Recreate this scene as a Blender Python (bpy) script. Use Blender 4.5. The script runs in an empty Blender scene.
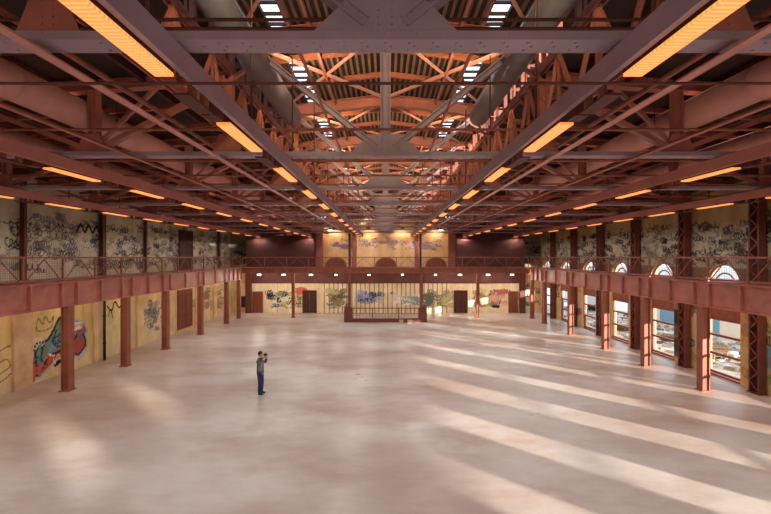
import bpy, bmesh, math, random
import numpy as np
from mathutils import Vector, Matrix

C = bpy.context.scene.collection
STRIP_W = 90
H = 5.7                      # camera height above the hall floor
WX = 15.8                    # side walls
GX = 13.6                    # gallery front line
YB = 43.8                    # back wall
DECK = 4.68
ORD = ['first','second','third','fourth','fifth','sixth','seventh','eighth','ninth','tenth','eleventh','twelfth','thirteenth','fourteenth','fifteenth','sixteenth']

# ------------------------------------------------------------------ helpers
class MB:
    def __init__(s): s.v=[]; s.f=[]
    def add(s, vs, fs):
        o=len(s.v); s.v+= [tuple(v) for v in vs]; s.f+=[tuple(i+o for i in f) for f in fs]; return s
    def box(s,x0,x1,y0,y1,z0,z1):
        vs=[(x0,y0,z0),(x1,y0,z0),(x1,y1,z0),(x0,y1,z0),(x0,y0,z1),(x1,y0,z1),(x1,y1,z1),(x0,y1,z1)]
        return s.add(vs,[(0,3,2,1),(4,5,6,7),(0,1,5,4),(1,2,6,5),(2,3,7,6),(3,0,4,7)])
    def bar(s,p,q,w,h=None,ref=(0,1,0)):
        h=w if h is None else h
        p=Vector(p); q=Vector(q); d=(q-p).normalized(); r=Vector(ref)
        if abs(d.dot(r))>.97: r=Vector((1,0,0))
        a=d.cross(r).normalized()*(w/2); b=d.cross(a).normalized()*(h/2)
        vs=[p-a-b,p+a-b,p+a+b,p-a+b,q-a-b,q+a-b,q+a+b,q-a+b]
        return s.add(vs,[(0,3,2,1),(4,5,6,7),(0,1,5,4),(1,2,6,5),(2,3,7,6),(3,0,4,7)])
    def ibar(s,p,q,w,h,t=.025,ref=(0,1,0)):
        # I section: two flanges and a web; w measured along the a axis (flange width along b axis = h)
        p=Vector(p); q=Vector(q); d=(q-p).normalized(); r=Vector(ref)
        a=d.cross(r).normalized(); b=d.cross(a).normalized()
        for sg in (-1,1):
            o=a*(sg*(w/2-t/2)); s.bar(p+o,q+o,t,h,ref)
        s.bar(p,q,w-2*t,t,ref); return s
    def cyl(s,p,q,r,n=10,r2=None,cap=True):
        p=Vector(p); q=Vector(q); d=(q-p).normalized(); r2=r if r2 is None else r2
        ref=Vector((0,0,1)) if abs(d.z)<.9 else Vector((1,0,0))
        a=d.cross(ref).normalized(); b=d.cross(a)
        vs=[]
        for c,rr in ((p,r),(q,r2)):
            for i in range(n):
                t=2*math.pi*i/n; vs.append(c+(a*math.cos(t)+b*math.sin(t))*rr)
        fs=[(i,(i+1)%n,n+(i+1)%n,n+i) for i in range(n)]
        if cap: fs+=[tuple(range(n))[::-1],tuple(range(n,2*n))]
        return s.add(vs,fs)
    def prism(s,pts,axis,a0,a1):
        # polygon pts (u,v) extruded along axis: 'y' -> (u,a,v); 'x' -> (a,u,v); 'z' -> (u,v,a)
        m={'y':lambda u,v,a:(u,a,v),'x':lambda u,v,a:(a,u,v),'z':lambda u,v,a:(u,v,a)}[axis]
        n=len(pts); vs=[m(u,v,a0) for u,v in pts]+[m(u,v,a1) for u,v in pts]
        fs=[tuple(range(n)),tuple(range(n,2*n))[::-1]]+[(i,n+i,n+(i+1)%n,(i+1)%n) for i in range(n)]
        return s.add(vs,fs)
    def rivet(s,c,nrm,r=.022,h=.014):
        c=Vector(c); nrm=Vector(nrm); return s.cyl(c-nrm*.004,c+nrm*h,r,6,r*.6)
    def build(s,name,mat,parent=None,smooth=False,loc=None):
        me=bpy.data.meshes.new(name); me.from_pydata(s.v,[],s.f); 
        bm=bmesh.new(); bm.from_mesh(me); bmesh.ops.recalc_face_normals(bm,faces=bm.faces); bm.to_mesh(me); bm.free()
        if smooth:
            for p in me.polygons: p.use_smooth=True
        me.materials.append(mat)
        o=bpy.data.objects.new(name,me); C.objects.link(o)
        if parent: o.parent=parent
        if loc: o.location=loc
        return o

def tag(o,label,cat,group=None,kind='thing'):
    o['label']=label; o['category']=cat
    if group: o['group']=group
    if kind: o['kind']=kind
    return o
def empty(name,loc,label,cat,group=None,rz=0):
    o=bpy.data.objects.new(name,None); C.objects.link(o); o.location=loc; o.rotation_euler=(0,0,rz); o.empty_display_size=.2
    return tag(o,label,cat,group)
def struct(o): o['kind']='structure'; return o
KIDS={}
def dup(root,loc,label,group=None,rz=None):
    r=root.copy(); C.objects.link(r); r.location=loc; r['label']=label
    if group: r['group']=group
    if rz is not None: r.rotation_euler=(0,0,rz)
    for ch in list(root.children):
        c=ch.copy(); C.objects.link(c); c.parent=r
        for g in list(ch.children):
            d=g.copy(); C.objects.link(d); d.parent=c
    return r

# ------------------------------------------------------------------ materials
def lin(r,g,b):
    f=lambda c:(c/255/12.92) if c/255<=.04045 else ((c/255+.055)/1.055)**2.4
    return (f(r),f(g),f(b))
def mat(name,col,rough=.6,metal=0,var=.25,scale=2.5,col2=None,spec=.4,bump=0):
    m=bpy.data.materials.new(name); m.use_nodes=True; nt=m.node_tree; n=nt.nodes; L=nt.links
    b=n['Principled BSDF']; b.inputs['Roughness'].default_value=rough; b.inputs['Metallic'].default_value=metal
    b.inputs['Specular IOR Level'].default_value=spec
    tc=n.new('ShaderNodeTexCoord'); nz=n.new('ShaderNodeTexNoise'); nz.inputs['Scale'].default_value=scale; nz.inputs['Detail'].default_value=6
    L.new(tc.outputs['Object'],nz.inputs['Vector'])
    cr=n.new('ShaderNodeValToRGB'); cr.color_ramp.elements[0].position=.32; cr.color_ramp.elements[1].position=.68
    c2=col2 or tuple(min(1,c*(1+var)) for c in col); c1=col if col2 else tuple(c*(1-var) for c in col)
    cr.color_ramp.elements[0].color=(*c1,1); cr.color_ramp.elements[1].color=(*c2,1)
    L.new(nz.outputs['Fac'],cr.inputs['Fac']); L.new(cr.outputs['Color'],b.inputs['Base Color'])
    if bump:
        bp=n.new('ShaderNodeBump'); bp.inputs['Strength'].default_value=bump; bp.inputs['Distance'].default_value=.02
        L.new(nz.outputs['Fac'],bp.inputs['Height']); L.new(bp.outputs['Normal'],b.inputs['Normal'])
    return m
def emis(name,col,st,stripes=False):
    m=bpy.data.materials.new(name); m.use_nodes=True; nt=m.node_tree; n=nt.nodes; L=nt.links
    b=n['Principled BSDF']; b.inputs['Base Color'].default_value=(*[c*.6 for c in col],1)
    b.inputs['Emission Color'].default_value=(*col,1); b.inputs['Emission Strength'].default_value=st
    if stripes:
        tc=n.new('ShaderNodeTexCoord'); w=n.new('ShaderNodeTexWave'); w.wave_type='BANDS'; w.bands_direction='Y'; w.inputs['Scale'].default_value=5.5
        L.new(tc.outputs['Object'],w.inputs['Vector'])
        cr=n.new('ShaderNodeValToRGB'); cr.color_ramp.elements[0].color=(.98,.24,.055,1); cr.color_ramp.elements[1].color=(1,.42,.13,1)
        L.new(w.outputs['Fac'],cr.inputs['Fac']); L.new(cr.outputs['Color'],b.inputs['Emission Color'])
    return m
def attr_mat(name,rough=.85):
    m=bpy.data.materials.new(name); m.use_nodes=True; nt=m.node_tree; n=nt.nodes; L=nt.links
    b=n['Principled BSDF']; b.inputs['Roughness'].default_value=rough; b.inputs['Specular IOR Level'].default_value=.2
    at=n.new('ShaderNodeAttribute'); at.attribute_name='paint'
    tc=n.new('ShaderNodeTexCoord'); nz=n.new('ShaderNodeTexNoise'); nz.inputs['Scale'].default_value=1.1; nz.inputs['Detail'].default_value=8; nz.inputs['Roughness'].default_value=.65
    mp=n.new('ShaderNodeMapping'); mp.inputs['Scale'].default_value=(1,1,.45); L.new(tc.outputs['Object'],mp.inputs['Vector']); L.new(mp.outputs['Vector'],nz.inputs['Vector'])
    cr=n.new('ShaderNodeValToRGB'); cr.color_ramp.elements[0].position=.3; cr.color_ramp.elements[1].position=.7
    cr.color_ramp.elements[0].color=(.62,.55,.48,1); cr.color_ramp.elements[1].color=(1.12,1.1,1.08,1)
    L.new(nz.outputs['Fac'],cr.inputs['Fac'])
    mx=n.new('ShaderNodeMix'); mx.data_type='RGBA'; mx.blend_type='MULTIPLY'; mx.inputs['Factor'].default_value=.8
    L.new(at.outputs['Color'],mx.inputs[6]); L.new(cr.outputs['Color'],mx.inputs[7]); L.new(mx.outputs[2],b.inputs['Base Color'])
    return m
def floor_mat():
    m=bpy.data.materials.new('polished_concrete'); m.use_nodes=True; nt=m.node_tree; n=nt.nodes; L=nt.links
    b=n['Principled BSDF']; b.inputs['Roughness'].default_value=.5; b.inputs['Specular IOR Level'].default_value=.5
    tc=n.new('ShaderNodeTexCoord')
    def noise(sc,det,mapsc=(1,1,1),rough=.6):
        mp=n.new('ShaderNodeMapping'); mp.inputs['Scale'].default_value=mapsc; L.new(tc.outputs['Object'],mp.inputs['Vector'])
        z=n.new('ShaderNodeTexNoise'); z.inputs['Scale'].default_value=sc; z.inputs['Detail'].default_value=det; z.inputs['Roughness'].default_value=rough
        L.new(mp.outputs['Vector'],z.inputs['Vector']); return z
    def ramp(src,p0,c0,p1,c1):
        r=n.new('ShaderNodeValToRGB'); r.color_ramp.elements[0].position=p0; r.color_ramp.elements[1].position=p1
        r.color_ramp.elements[0].color=(*c0,1); r.color_ramp.elements[1].color=(*c1,1); L.new(src.outputs['Fac'],r.inputs['Fac']); return r
    big=noise(.15,4,(.7,1,1),.5); r1=ramp(big,.42,FL1,.6,FL2)
    med=noise(.42,7,(.6,1,1),.6); r2=ramp(med,.46,(0,0,0),.7,(1,1,1))
    mx=n.new('ShaderNodeMix'); mx.data_type='RGBA'; L.new(r1.outputs['Color'],mx.inputs[6]); mx.inputs[7].default_value=(*FL3,1)
    mu=n.new('ShaderNodeMath'); mu.operation='MULTIPLY'; mu.inputs[1].default_value=.55; L.new(r2.outputs['Color'],mu.inputs[0]); L.new(mu.outputs[0],mx.inputs['Factor'])
    fine=noise(2.6,8,(.5,1,1),.7); r3=ramp(fine,.3,(.84,.81,.79),.7,(1.08,1.08,1.08))
    m2=n.new('ShaderNodeMix'); m2.data_type='RGBA'; m2.blend_type='MULTIPLY'; m2.inputs['Factor'].default_value=.6
    L.new(mx.outputs[2],m2.inputs[6]); L.new(r3.outputs['Color'],m2.inputs[7]); L.new(m2.outputs[2],b.inputs['Base Color'])
    rr=ramp(med,.3,(.27,)*3,.7,(.5,)*3); L.new(rr.outputs['Color'],b.inputs['Roughness'])
    return m
FL1=lin(216,208,202); FL2=lin(184,164,153); FL3=lin(166,122,94)
STEEL=mat('red_painted_steel',lin(168,99,86),.42,0,.22,1.6,spec=.5)
STEEL2=mat('brown_red_steel',lin(142,79,60),.5,0,.22,2.2,spec=.4)
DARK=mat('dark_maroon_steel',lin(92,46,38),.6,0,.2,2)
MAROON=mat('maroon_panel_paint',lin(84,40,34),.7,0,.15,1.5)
GREYST=mat('sky_tinted_steel',lin(156,132,146),.38,0,.12,1.2,spec=.5)  # red steel with the lilac of reflected sky put into its colour
DUCT=mat('duct_paint',lin(206,142,132),.45,0,.12,1.2)
GREYDUCT=mat('grey_sheet_metal',lin(120,116,122),.35,.4,.12,1.5)
DECKM=mat('roof_decking',lin(58,36,30),.8,0,.25,1.5)
MONDECK=mat('monitor_decking',lin(122,92,80),.8,0,.25,1.5)
DOORM=mat('brown_door_paint',lin(122,62,44),.5,0,.15,3)
DOORD=mat('dark_door_paint',lin(70,34,26),.5,0,.15,3)
TRIMM=mat('pale_trim',lin(205,180,140),.8,0,.15,3)
PILM=mat('pilaster_plaster',lin(214,176,128),.85,0,.1,1.2,col2=lin(232,206,162))
PINKP=mat('pink_plaster',lin(190,140,110),.85,0,.1,1.2,col2=lin(222,190,150))
BLACK=mat('black_metal',(.015,.014,.014),.5,0,.2,5)
WIRE=mat('wire_mesh_steel',lin(96,48,38),.6,0,.15,3)
OUTG=mat('pale_gravel',lin(150,148,146),.9,0,.15,.6,col2=lin(186,184,182))
BLUEW=mat('pale_blue_cladding',lin(92,136,170),.7,0,.06,.5)
WHITEP=mat('white_cladding',lin(186,190,194),.6,0,.05,.7)
SCRAP=mat('rubble_mix',lin(70,66,64),.9,0,.5,1.3,col2=lin(206,204,202))
OCHRE=mat('weathered_timber',lin(110,90,68),.8,0,.15,3)
WALLP=attr_mat('painted_wall'); 
GLOW=emis('orange_lamp_panel',(1,.33,.09),1.25,True)
LENS=emis('lamp_lens',(1,.86,.66),9)
EXITM=emis('exit_red',(1,.22,.16),1.4)
EXITB=mat('exit_box',lin(226,190,176),.6)

# ------------------------------------------------------------------ graffiti canvases
class Canvas:
    def __init__(s,u0,u1,v0,v1,st,base):
        s.u=np.arange(u0,u1+1e-6,st); s.v=np.arange(v0,v1+1e-6,st); s.st=st
        s.U,s.V=np.meshgrid(s.u,s.v,indexing='ij'); s.a=np.empty(s.U.shape+(3,)); s.a[:]=base
    def put(s,m,c,al=1.0): s.a[m]=s.a[m]*(1-al)+np.array(c)*al
    def rect(s,u0,u1,v0,v1,c,al=1.0): s.put((s.U>=u0)&(s.U<=u1)&(s.V>=v0)&(s.V<=v1),c,al)
    def poly(s,pts,c,al=1.0):
        m=np.zeros(s.U.shape,bool); n=len(pts)
        for i in range(n):
            (x0,y0),(x1,y1)=pts[i],pts[(i+1)%n]
            if y0==y1: continue
            cond=((y0>s.V)!=(y1>s.V))&(s.U<(x1-x0)*(s.V-y0)/(y1-y0)+x0); m^=cond
        s.put(m,c,al)
    def stroke(s,pts,lw,c,al=1.0):
        for (x0,y0),(x1,y1) in zip(pts[:-1],pts[1:]):
            i0,i1=np.searchsorted(s.u,[min(x0,x1)-lw,max(x0,x1)+lw]); j0,j1=np.searchsorted(s.v,[min(y0,y1)-lw,max(y0,y1)+lw])
            if i1<=i0 or j1<=j0: continue
            U=s.U[i0:i1,j0:j1]; V=s.V[i0:i1,j0:j1]; dx,dy=x1-x0,y1-y0; L2=dx*dx+dy*dy+1e-9
            t=np.clip(((U-x0)*dx+(V-y0)*dy)/L2,0,1); d=np.hypot(U-x0-t*dx,V-y0-t*dy)
            m=d<lw/2; sub=s.a[i0:i1,j0:j1]; sub[m]=sub[m]*(1-al)+np.array(c)*al
    def curve(s,pts,lw,c,al=1.0,closed=False):
        P=[np.array(p) for p in pts]; out=[]
        n=len(P); rng=range(n if closed else n-1)
        for i in rng:
            p0=P[i-1] if (closed or i>0) else P[i]; p1=P[i]; p2=P[(i+1)%n]; p3=P[(i+2)%n] if (closed or i+2<n) else p2
            for t in np.linspace(0,1,7)[:-1]:
                out.append(tuple(.5*((2*p1)+(p2-p0)*t+(2*p0-5*p1+4*p2-p3)*t*t+(3*p1-p0-3*p2+p3)*t**3)))
        out.append(tuple(P[0] if closed else P[-1])); s.stroke(out,lw,c,al); return out
    def scribble(s,u,v,w,h,c,lw,rnd,n=7,al=1.0):
        if rnd.random()<.35: pts=[(u+w*(i+rnd.uniform(-.6,.6))/n, v+h*rnd.random()) for i in range(n)]
        else:
            lp=rnd.uniform(2,5); ph=rnd.random()*6; tilt=rnd.uniform(-.25,.25); m=int(lp*5)
            pts=[(u+w*i/m+h*.28*math.cos(ph+6.283*lp*i/m), v+h*.5+tilt*w*(i/m-.5)+h*rnd.uniform(.25,.5)*math.sin(ph+6.283*lp*i/m)) for i in range(m+1)]
        s.curve(pts,lw,c,al)
    def bubble(s,u,v,w,h,fill,line,lw,rnd,letters=3):
        for k in range(letters):
            cx=u+w*(k+.5)/letters; pts=[]
            for i in range(8):
                t=2*math.pi*i/8; r=rnd.uniform(.75,1.15)
                pts.append((cx+math.cos(t)*r*w/letters*.58, v+h/2+math.sin(t)*r*h*.5))
            s.poly(pts,fill); s.curve(pts,lw,line,1,True)
            s.curve([(cx-w*.06,v+h*.3),(cx,v+h*rnd.uniform(.5,.8)),(cx+w*.06,v+h*.35)],lw,line)
    def drips(s,u0,u1,v0,v1,c,rnd,n,al=.5):
        for _ in range(n):
            u=rnd.uniform(u0,u1); v=rnd.uniform(v0,v1); s.rect(u-.035,u+.035,v-rnd.uniform(.2,.9),v,c,al)
    def blotch(s,u,v,w,h,c,al,rnd,n=12):
        for _ in range(n):
            cu=u+w*rnd.random(); cv=v+h*rnd.random(); r=rnd.uniform(.12,.4)*h
            s.put(((s.U-cu)**2/(1.4*r)**2+(s.V-cv)**2/r**2)<1,c,al*rnd.uniform(.4,1))

def wall_mesh(name,cv,mapf,hole=None):
    """hole(u0,u1)-> function zb(u) lower bound of the wall over that slice"""
    us,vs=cv.u,cv.v; V=[];Fc=[];P=[]
    for i in range(len(us)-1):
        zb=hole(us[i],us[i+1]) if hole else None
        if zb is None:
            z0=z1=vs[0]
        else: z0,z1=zb(us[i]),zb(us[i+1])
        o=len(V); nv=len(vs)
        for k,(ii,zz) in enumerate(((i,z0),(i+1,z1))):
            for j in range(nv):
                V.append(mapf(us[ii],max(vs[j],zz))); P.append(cv.a[min(i,len(us)-1) if False else ii,j])
        for j in range(nv-1):
            if vs[j+1]<=min(z0,z1)+1e-6: continue
            Fc.append((o+j,o+nv+j,o+nv+j+1,o+j+1))
    me=bpy.data.meshes.new(name); me.from_pydata(V,[],Fc)
    at=me.color_attributes.new('paint','FLOAT_COLOR','POINT')
    arr=np.ones((len(V),4),np.float32); arr[:,:3]=np.array(P); at.data.foreach_set('color',arr.ravel())
    me.materials.append(WALLP); o=bpy.data.objects.new(name,me); C.objects.link(o); return o

K=lin(38,36,40); GREY=lin(120,122,128); LG=lin(176,176,172)
# ---- left wall
rnd=random.Random(4)
cv=Canvas(9.0,YB,0,9.3,.045,lin(226,202,158))
cv.rect(9,23.3,0,4.0,lin(232,208,146)); cv.rect(24.2,27.2,0,4.0,lin(226,212,156))
cv.rect(9,YB,0,.9,lin(226,210,176),.5)
cv.rect(9,YB,4.0,9.3,lin(212,200,178))
for k in range(14):                                  # upper wall panels
    u=16+2*k; cv.rect(u,u+rnd.uniform(.8,1.6),4.0,7.6+rnd.uniform(0,.5),lin(*rnd.choice([(196,182,150),(172,160,138),(204,188,146),(160,152,140)])),.7)
for k in range(70):
    u=rnd.uniform(15,43); v=rnd.uniform(5.0,7.4); cv.blotch(u,v,rnd.uniform(.5,1.6),rnd.uniform(.3,.8),rnd.choice([GREY,LG,lin(90,92,100),lin(190,180,160)]),.5,rnd,5)
for k in range(420):
    cv.scribble(rnd.uniform(15,42),rnd.uniform(4.9,7.5),rnd.uniform(.3,1.1),rnd.uniform(.15,.5),rnd.choice([K,GREY,lin(84,88,100),lin(206,200,184),lin(90,78,70),lin(120,112,100)]),rnd.choice([.045,.045,.07]),rnd,6,.6)
cv.curve([(22.0,7.0),(22.3,7.4),(22.6,7.0),(22.9,7.4),(23.2,7.0),(23.5,7.35),(23.8,6.95)],.14,K)
# big mural beside the first column
M=lambda u,v:(19.15+u,v)
cv.poly([M(.0,.15),M(.1,1.3),M(.5,1.9),M(1.1,2.0),M(1.7,2.75),M(2.2,2.2),M(2.9,2.6),M(3.6,2.2),M(3.7,.7),M(3.0,.35),M(2.2,.7),M(1.2,.5),M(.5,.1)],lin(206,196,178))
cv.poly([M(.1,.9),M(.3,1.75),M(.9,1.8),M(1.25,2.15),M(1.75,2.7),M(2.05,1.9),M(1.85,1.25),M(1.2,1.1),M(.7,.95),M(.55,.2),M(.3,.25)],lin(112,142,134))
cv.poly([M(.55,.35),M(.9,.95),M(1.5,1.2),M(2.1,1.45),M(2.2,1.0),M(1.4,.75),M(.9,.5)],lin(196,88,70))
cv.poly([M(.0,.05),M(.25,.1),M(.35,.8),M(.15,1.2),M(.02,.8)],lin(200,100,80))
cv.poly([M(2.3,.9),M(2.6,1.6),M(3.3,1.7),M(3.6,1.0),M(3.0,.6)],lin(178,86,84))
cv.poly([M(2.5,1.7),M(2.8,2.45),M(3.3,2.3),M(3.6,1.8),M(3.1,1.5)],lin(84,120,150))
cv.poly([M(1.0,1.25),M(1.35,1.9),M(1.8,1.7),M(1.6,1.3)],lin(126,150,172))
cv.poly([M(1.3,.62),M(2.2,.98),M(2.2,.72),M(1.4,.42)],K)
cv.curve([M(.35,.3),M(.3,1.0),M(.25,1.7),M(.9,1.8),M(1.3,2.2),M(1.75,2.75),M(2.1,1.9),M(1.85,1.2),M(1.0,1.0),M(.6,.4)],.13,lin(46,54,66),1,False)
cv.curve([M(.7,1.6),M(.6,1.0),M(.9,.7)],.09,lin(52,60,72)); cv.curve([M(1.5,2.2),M(1.3,1.6),M(1.7,1.35)],.09,lin(52,60,72))
cv.curve([M(2.3,2.2),M(2.6,1.5),M(3.1,1.9),M(3.5,1.2),M(3.0,.7),M(2.5,.9)],.12,lin(40,54,84))
for k in range(14): cv.scribble(19.2+rnd.random()*3,.2+rnd.random()*1.8,.5,.5,rnd.choice([lin(210,100,80),lin(240,230,214),lin(240,230,214),lin(60,92,130),K]),.055,rnd,5)
cv.curve([M(.3,2.35),M(.4,2.9),M(.7,2.6),M(.8,2.95),M(1.1,2.6),M(1.3,2.9),M(1.2,2.4),M(.7,2.3),M(.3,2.35)],.06,lin(110,134,110))
cv.curve([(17.4,1.75),(18.1,1.95),(18.45,1.4),(18.2,.85),(17.5,.55),(16.9,.9)],.06,lin(150,120,80)); cv.curve([(17.3,1.2),(17.9,1.45),(18.1,1.1),(17.6,.9)],.06,lin(150,120,80))
cv.curve([(24.4,2.9),(24.8,2.6),(25.1,3.1),(25.5,2.7),(25.9,3.0),(26.3,2.8)],.1,K); cv.curve([(24.5,2.3),(24.7,2.7),(24.9,2.2)],.09,K)
cv.blotch(24.5,1.2,2.2,1.1,lin(190,196,150),.7,rnd,6)
for k in range(60): cv.scribble(rnd.uniform(27.9,31.2),rnd.uniform(.6,2.4),rnd.uniform(.3,.8),rnd.uniform(.3,.6),rnd.choice([GREY,lin(140,110,120),lin(96,90,96),lin(206,200,186),lin(130,150,140)]),.06,rnd,7,.7)
for k in range(22): cv.scribble(rnd.uniform(35.4,41),rnd.uniform(.7,2.6),rnd.uniform(.6,1.4),rnd.uniform(.5,.9),rnd.choice([lin(150,150,130),lin(170,150,120),lin(130,134,128),lin(160,120,90)]),.1,rnd,7,.6)
cv.drips(10,43,1.6,4,lin(190,150,96),rnd,60,.4)
wl=struct(wall_mesh('wall_left',cv,lambda u,v:(-WX,u,v)))
b=MB().box(-WX-.4,-WX-.02,-14,YB+.4,0,9.3); b.box(-WX-.35,-WX,-14,9.0,0,9.3); struct(b.build('wall_left',PILM))

# ---- back wall
rnd=random.Random(9)
cv=Canvas(-WX,WX,0,9.3,.05,lin(226,200,150))
cv.rect(-15,15,0,3.0,lin(238,224,194))
for u in np.arange(-6.2,6.6,.46): cv.rect(u-.05,u+.045,0,3.0,lin(140,106,72),.85)
for u in (-11,-9.3,-8.6,8.9,9.4): cv.rect(u-.03,u+.03,0,3.0,lin(150,112,80),.7)
def gr(n,u0,u1,v0,v1,cols,lw,al=.62):
    for _ in range(int(n*1.7)): cv.scribble(rnd.uniform(u0,u1-.6),rnd.uniform(v0,v1-.4),rnd.uniform(.4,1.0),rnd.uniform(.25,.6),rnd.choice(cols),rnd.choice(lw),rnd,7,al)
cv.bubble(-11.6,.9,3.6,1.3,lin(222,208,140),lin(140,132,112),.06,rnd,4)
gr(22,-11.8,-7.9,.5,2.4,[K,lin(90,110,150),lin(220,204,120),lin(150,150,120),lin(240,240,236)],[.07,.1])
cv.blotch(-11.5,.35,2.0,.3,K,.5,rnd,7); gr(8,-9.3,-8.0,1.9,2.6,[lin(206,110,100)],[.1])
cv.blotch(-12.0,1.5,.6,.8,lin(232,236,240),.8,rnd,5); gr(4,-12.2,-11.3,1.2,2.2,[lin(50,80,150),K],[.08])
gr(20,-6.2,-3.8,.4,2.5,[lin(150,140,96),lin(110,104,90),lin(190,196,150)],[.08,.12],.7)
cv.blotch(-3.0,1.1,2.6,.9,lin(128,138,190),.85,rnd,16); gr(16,-3.2,-.4,1.0,2.2,[lin(96,104,164),lin(170,176,204),K],[.07])
cv.blotch(.8,.9,2.9,.9,lin(206,214,206),.9,rnd,18); gr(16,.7,4.2,.8,2.0,[lin(150,176,172),lin(236,238,230),lin(120,140,140)],[.08])
cv.blotch(.5,1.9,.5,.3,K,.5,rnd,6); gr(14,3.6,5.0,.4,2.3,[lin(90,110,140),lin(110,120,96)],[.08]); gr(10,5.0,7.0,.5,2.3,[lin(150,140,110),lin(190,180,130)],[.1],.7)
gr(26,8.8,12.3,.4,2.5,[lin(176,130,100),lin(150,140,120),K,lin(200,190,140)],[.07,.1],.7)
cv.blotch(10.8,.8,1.4,1.0,lin(232,172,160),.7,rnd,10); gr(5,10.8,12.4,1.9,2.5,[lin(206,110,104)],[.1])
gr(10,13.9,15.7,.4,3.2,[lin(150,130,110),lin(110,100,90)],[.08])
cv.rect(-WX,WX,4.6,9.3,lin(236,202,156)); gr(26,-5.6,5.8,6.3,7.7,[lin(170,150,170),lin(150,120,110),lin(120,120,170)],[.08],.5)
cv.blotch(2.0,6.4,1.6,.8,lin(140,140,180),.5,rnd,8); cv.blotch(-2.6,6.8,.8,.6,lin(170,160,170),.4,rnd,5)
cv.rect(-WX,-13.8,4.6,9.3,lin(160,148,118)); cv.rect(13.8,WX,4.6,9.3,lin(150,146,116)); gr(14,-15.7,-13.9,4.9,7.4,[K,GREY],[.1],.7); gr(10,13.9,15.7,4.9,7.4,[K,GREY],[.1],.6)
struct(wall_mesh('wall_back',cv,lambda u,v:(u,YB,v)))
struct(MB().box(-WX-.4,WX+.4,YB+.02,YB+.4,0,9.6).build('wall_back',PILM))

# ---- right wall with arched openings
WIN=[20.2+4.4*k for k in range(-7,6)]; WR=1.05; SPR=4.32
WIN=[w for w in WIN if -13<w<43]
def hole_fn(u0,u1):
    m=(u0+u1)/2
    for w in WIN:
        if abs(m-w)<WR: return lambda u:SPR+math.sqrt(max(0,WR*WR-(u-w)**2))
    return None
class RC(Canvas): pass
cv=Canvas(-14,YB,0,9.3,.06,lin(206,178,136))
us=sorted(set([round(x,4) for x in cv.u if all(abs(abs(x-w)-WR)>.02 for w in WIN)]+[round(w+s*WR,4) for w in WIN for s in (-1,1)]+[YB]))
cv.u=np.array(us); cv.U,cv.V=np.meshgrid(cv.u,cv.v,indexing='ij'); cv.a=np.empty(cv.U.shape+(3,)); cv.a[:]=lin(216,190,150)
rnd=random.Random(21)
cv.rect(-14,YB,4.6,9.3,lin(184,172,150)); cv.rect(14,YB,7.3,9.3,lin(196,166,96),.6); cv.rect(14,YB,DECK,5.2,lin(120,76,58),.7)
for k in range(460): cv.scribble(rnd.uniform(14,42),rnd.uniform(5.2,7.3),rnd.uniform(.3,1.2),rnd.uniform(.15,.5),rnd.choice([K,K,lin(64,58,54),lin(190,180,160),lin(96,84,76),lin(120,108,92)]),rnd.choice([.05,.05,.08]),rnd,6,.65)
for k in range(30): cv.blotch(rnd.uniform(15,42),rnd.uniform(5.2,6.6),rnd.uniform(.6,1.4),rnd.uniform(.4,.8),rnd.choice([lin(110,100,88),lin(196,186,160),lin(80,74,70)]),.5,rnd,5)
for w in WIN:
    p=w-2.2
    if p<12: continue
    for k in range(16): cv.scribble(p-1.1+rnd.random()*1.4,.3+rnd.random()*2.9,.6+rnd.random()*.4,.5,rnd.choice([lin(150,80,70),lin(110,100,110),lin(190,150,90),lin(70,76,90),lin(130,140,110)]),rnd.choice([.07,.1]),rnd,6,.75)
    cv.rect(p+.75,p+1.15,0,3.4,lin(216,176,112),.6)
cv.blotch(16.6,.9,1.1,1.0,lin(128,166,182),.95,rnd,12); cv.curve([(16.6,1.9),(17.2,2.1),(17.6,1.4),(17.2,.8),(16.6,.9)],.12,lin(190,110,110)); cv.blotch(16.5,.3,1.2,.5,lin(120,140,70),.9,rnd,8)
cv.blotch(23.1,.5,.3,2.2,lin(60,66,78),.8,rnd,8)
cv.a[cv.V>9]=lin(90,70,60)
wr=struct(wall_mesh('wall_right',cv,lambda u,v:(WX,u,v),hole_fn))
# thickness of the right wall: jambs, arch soffits, outer face
b=MB(); T=.34
prev=-14
for w in WIN+[None]:
    a=prev; e=(w-WR) if w is not None else YB+.4
    b.box(WX+.004,WX+T,a,e,0,SPR); prev=(w+WR) if w is not None else None
b2=b
for w in WIN:
    n=16; arc=[(w+WR*math.cos(math.pi*i/n),SPR+WR*math.sin(math.pi*i/n)) for i in range(n+1)]
    for i in range(n):
        (y0,z0),(y1,z1)=arc[i],arc[i+1]
        b.add([(WX+.004,y0,z0),(WX+T,y0,z0),(WX+T,y1,z1),(WX+.004,y1,z1),(WX+T,y0,9.3),(WX+T,y1,9.3)],[(0,1,2,3),(1,4,5,2)])
prev=-14
for w in WIN+[None]:
    a=prev; e=(w-WR) if w is not None else YB+.4
    b.add([(WX+T,a,SPR),(WX+T,e,SPR),(WX+T,e,9.3),(WX+T,a,9.3)],[(0,1,2,3)]); prev=(w+WR) if w is not None else None
b.box(WX+.01,WX+T,-14,-3,9.3,15)  # unseen raised stretch behind the camera, added to keep the low sun out
struct(b.build('wall_right',PILM))
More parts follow.
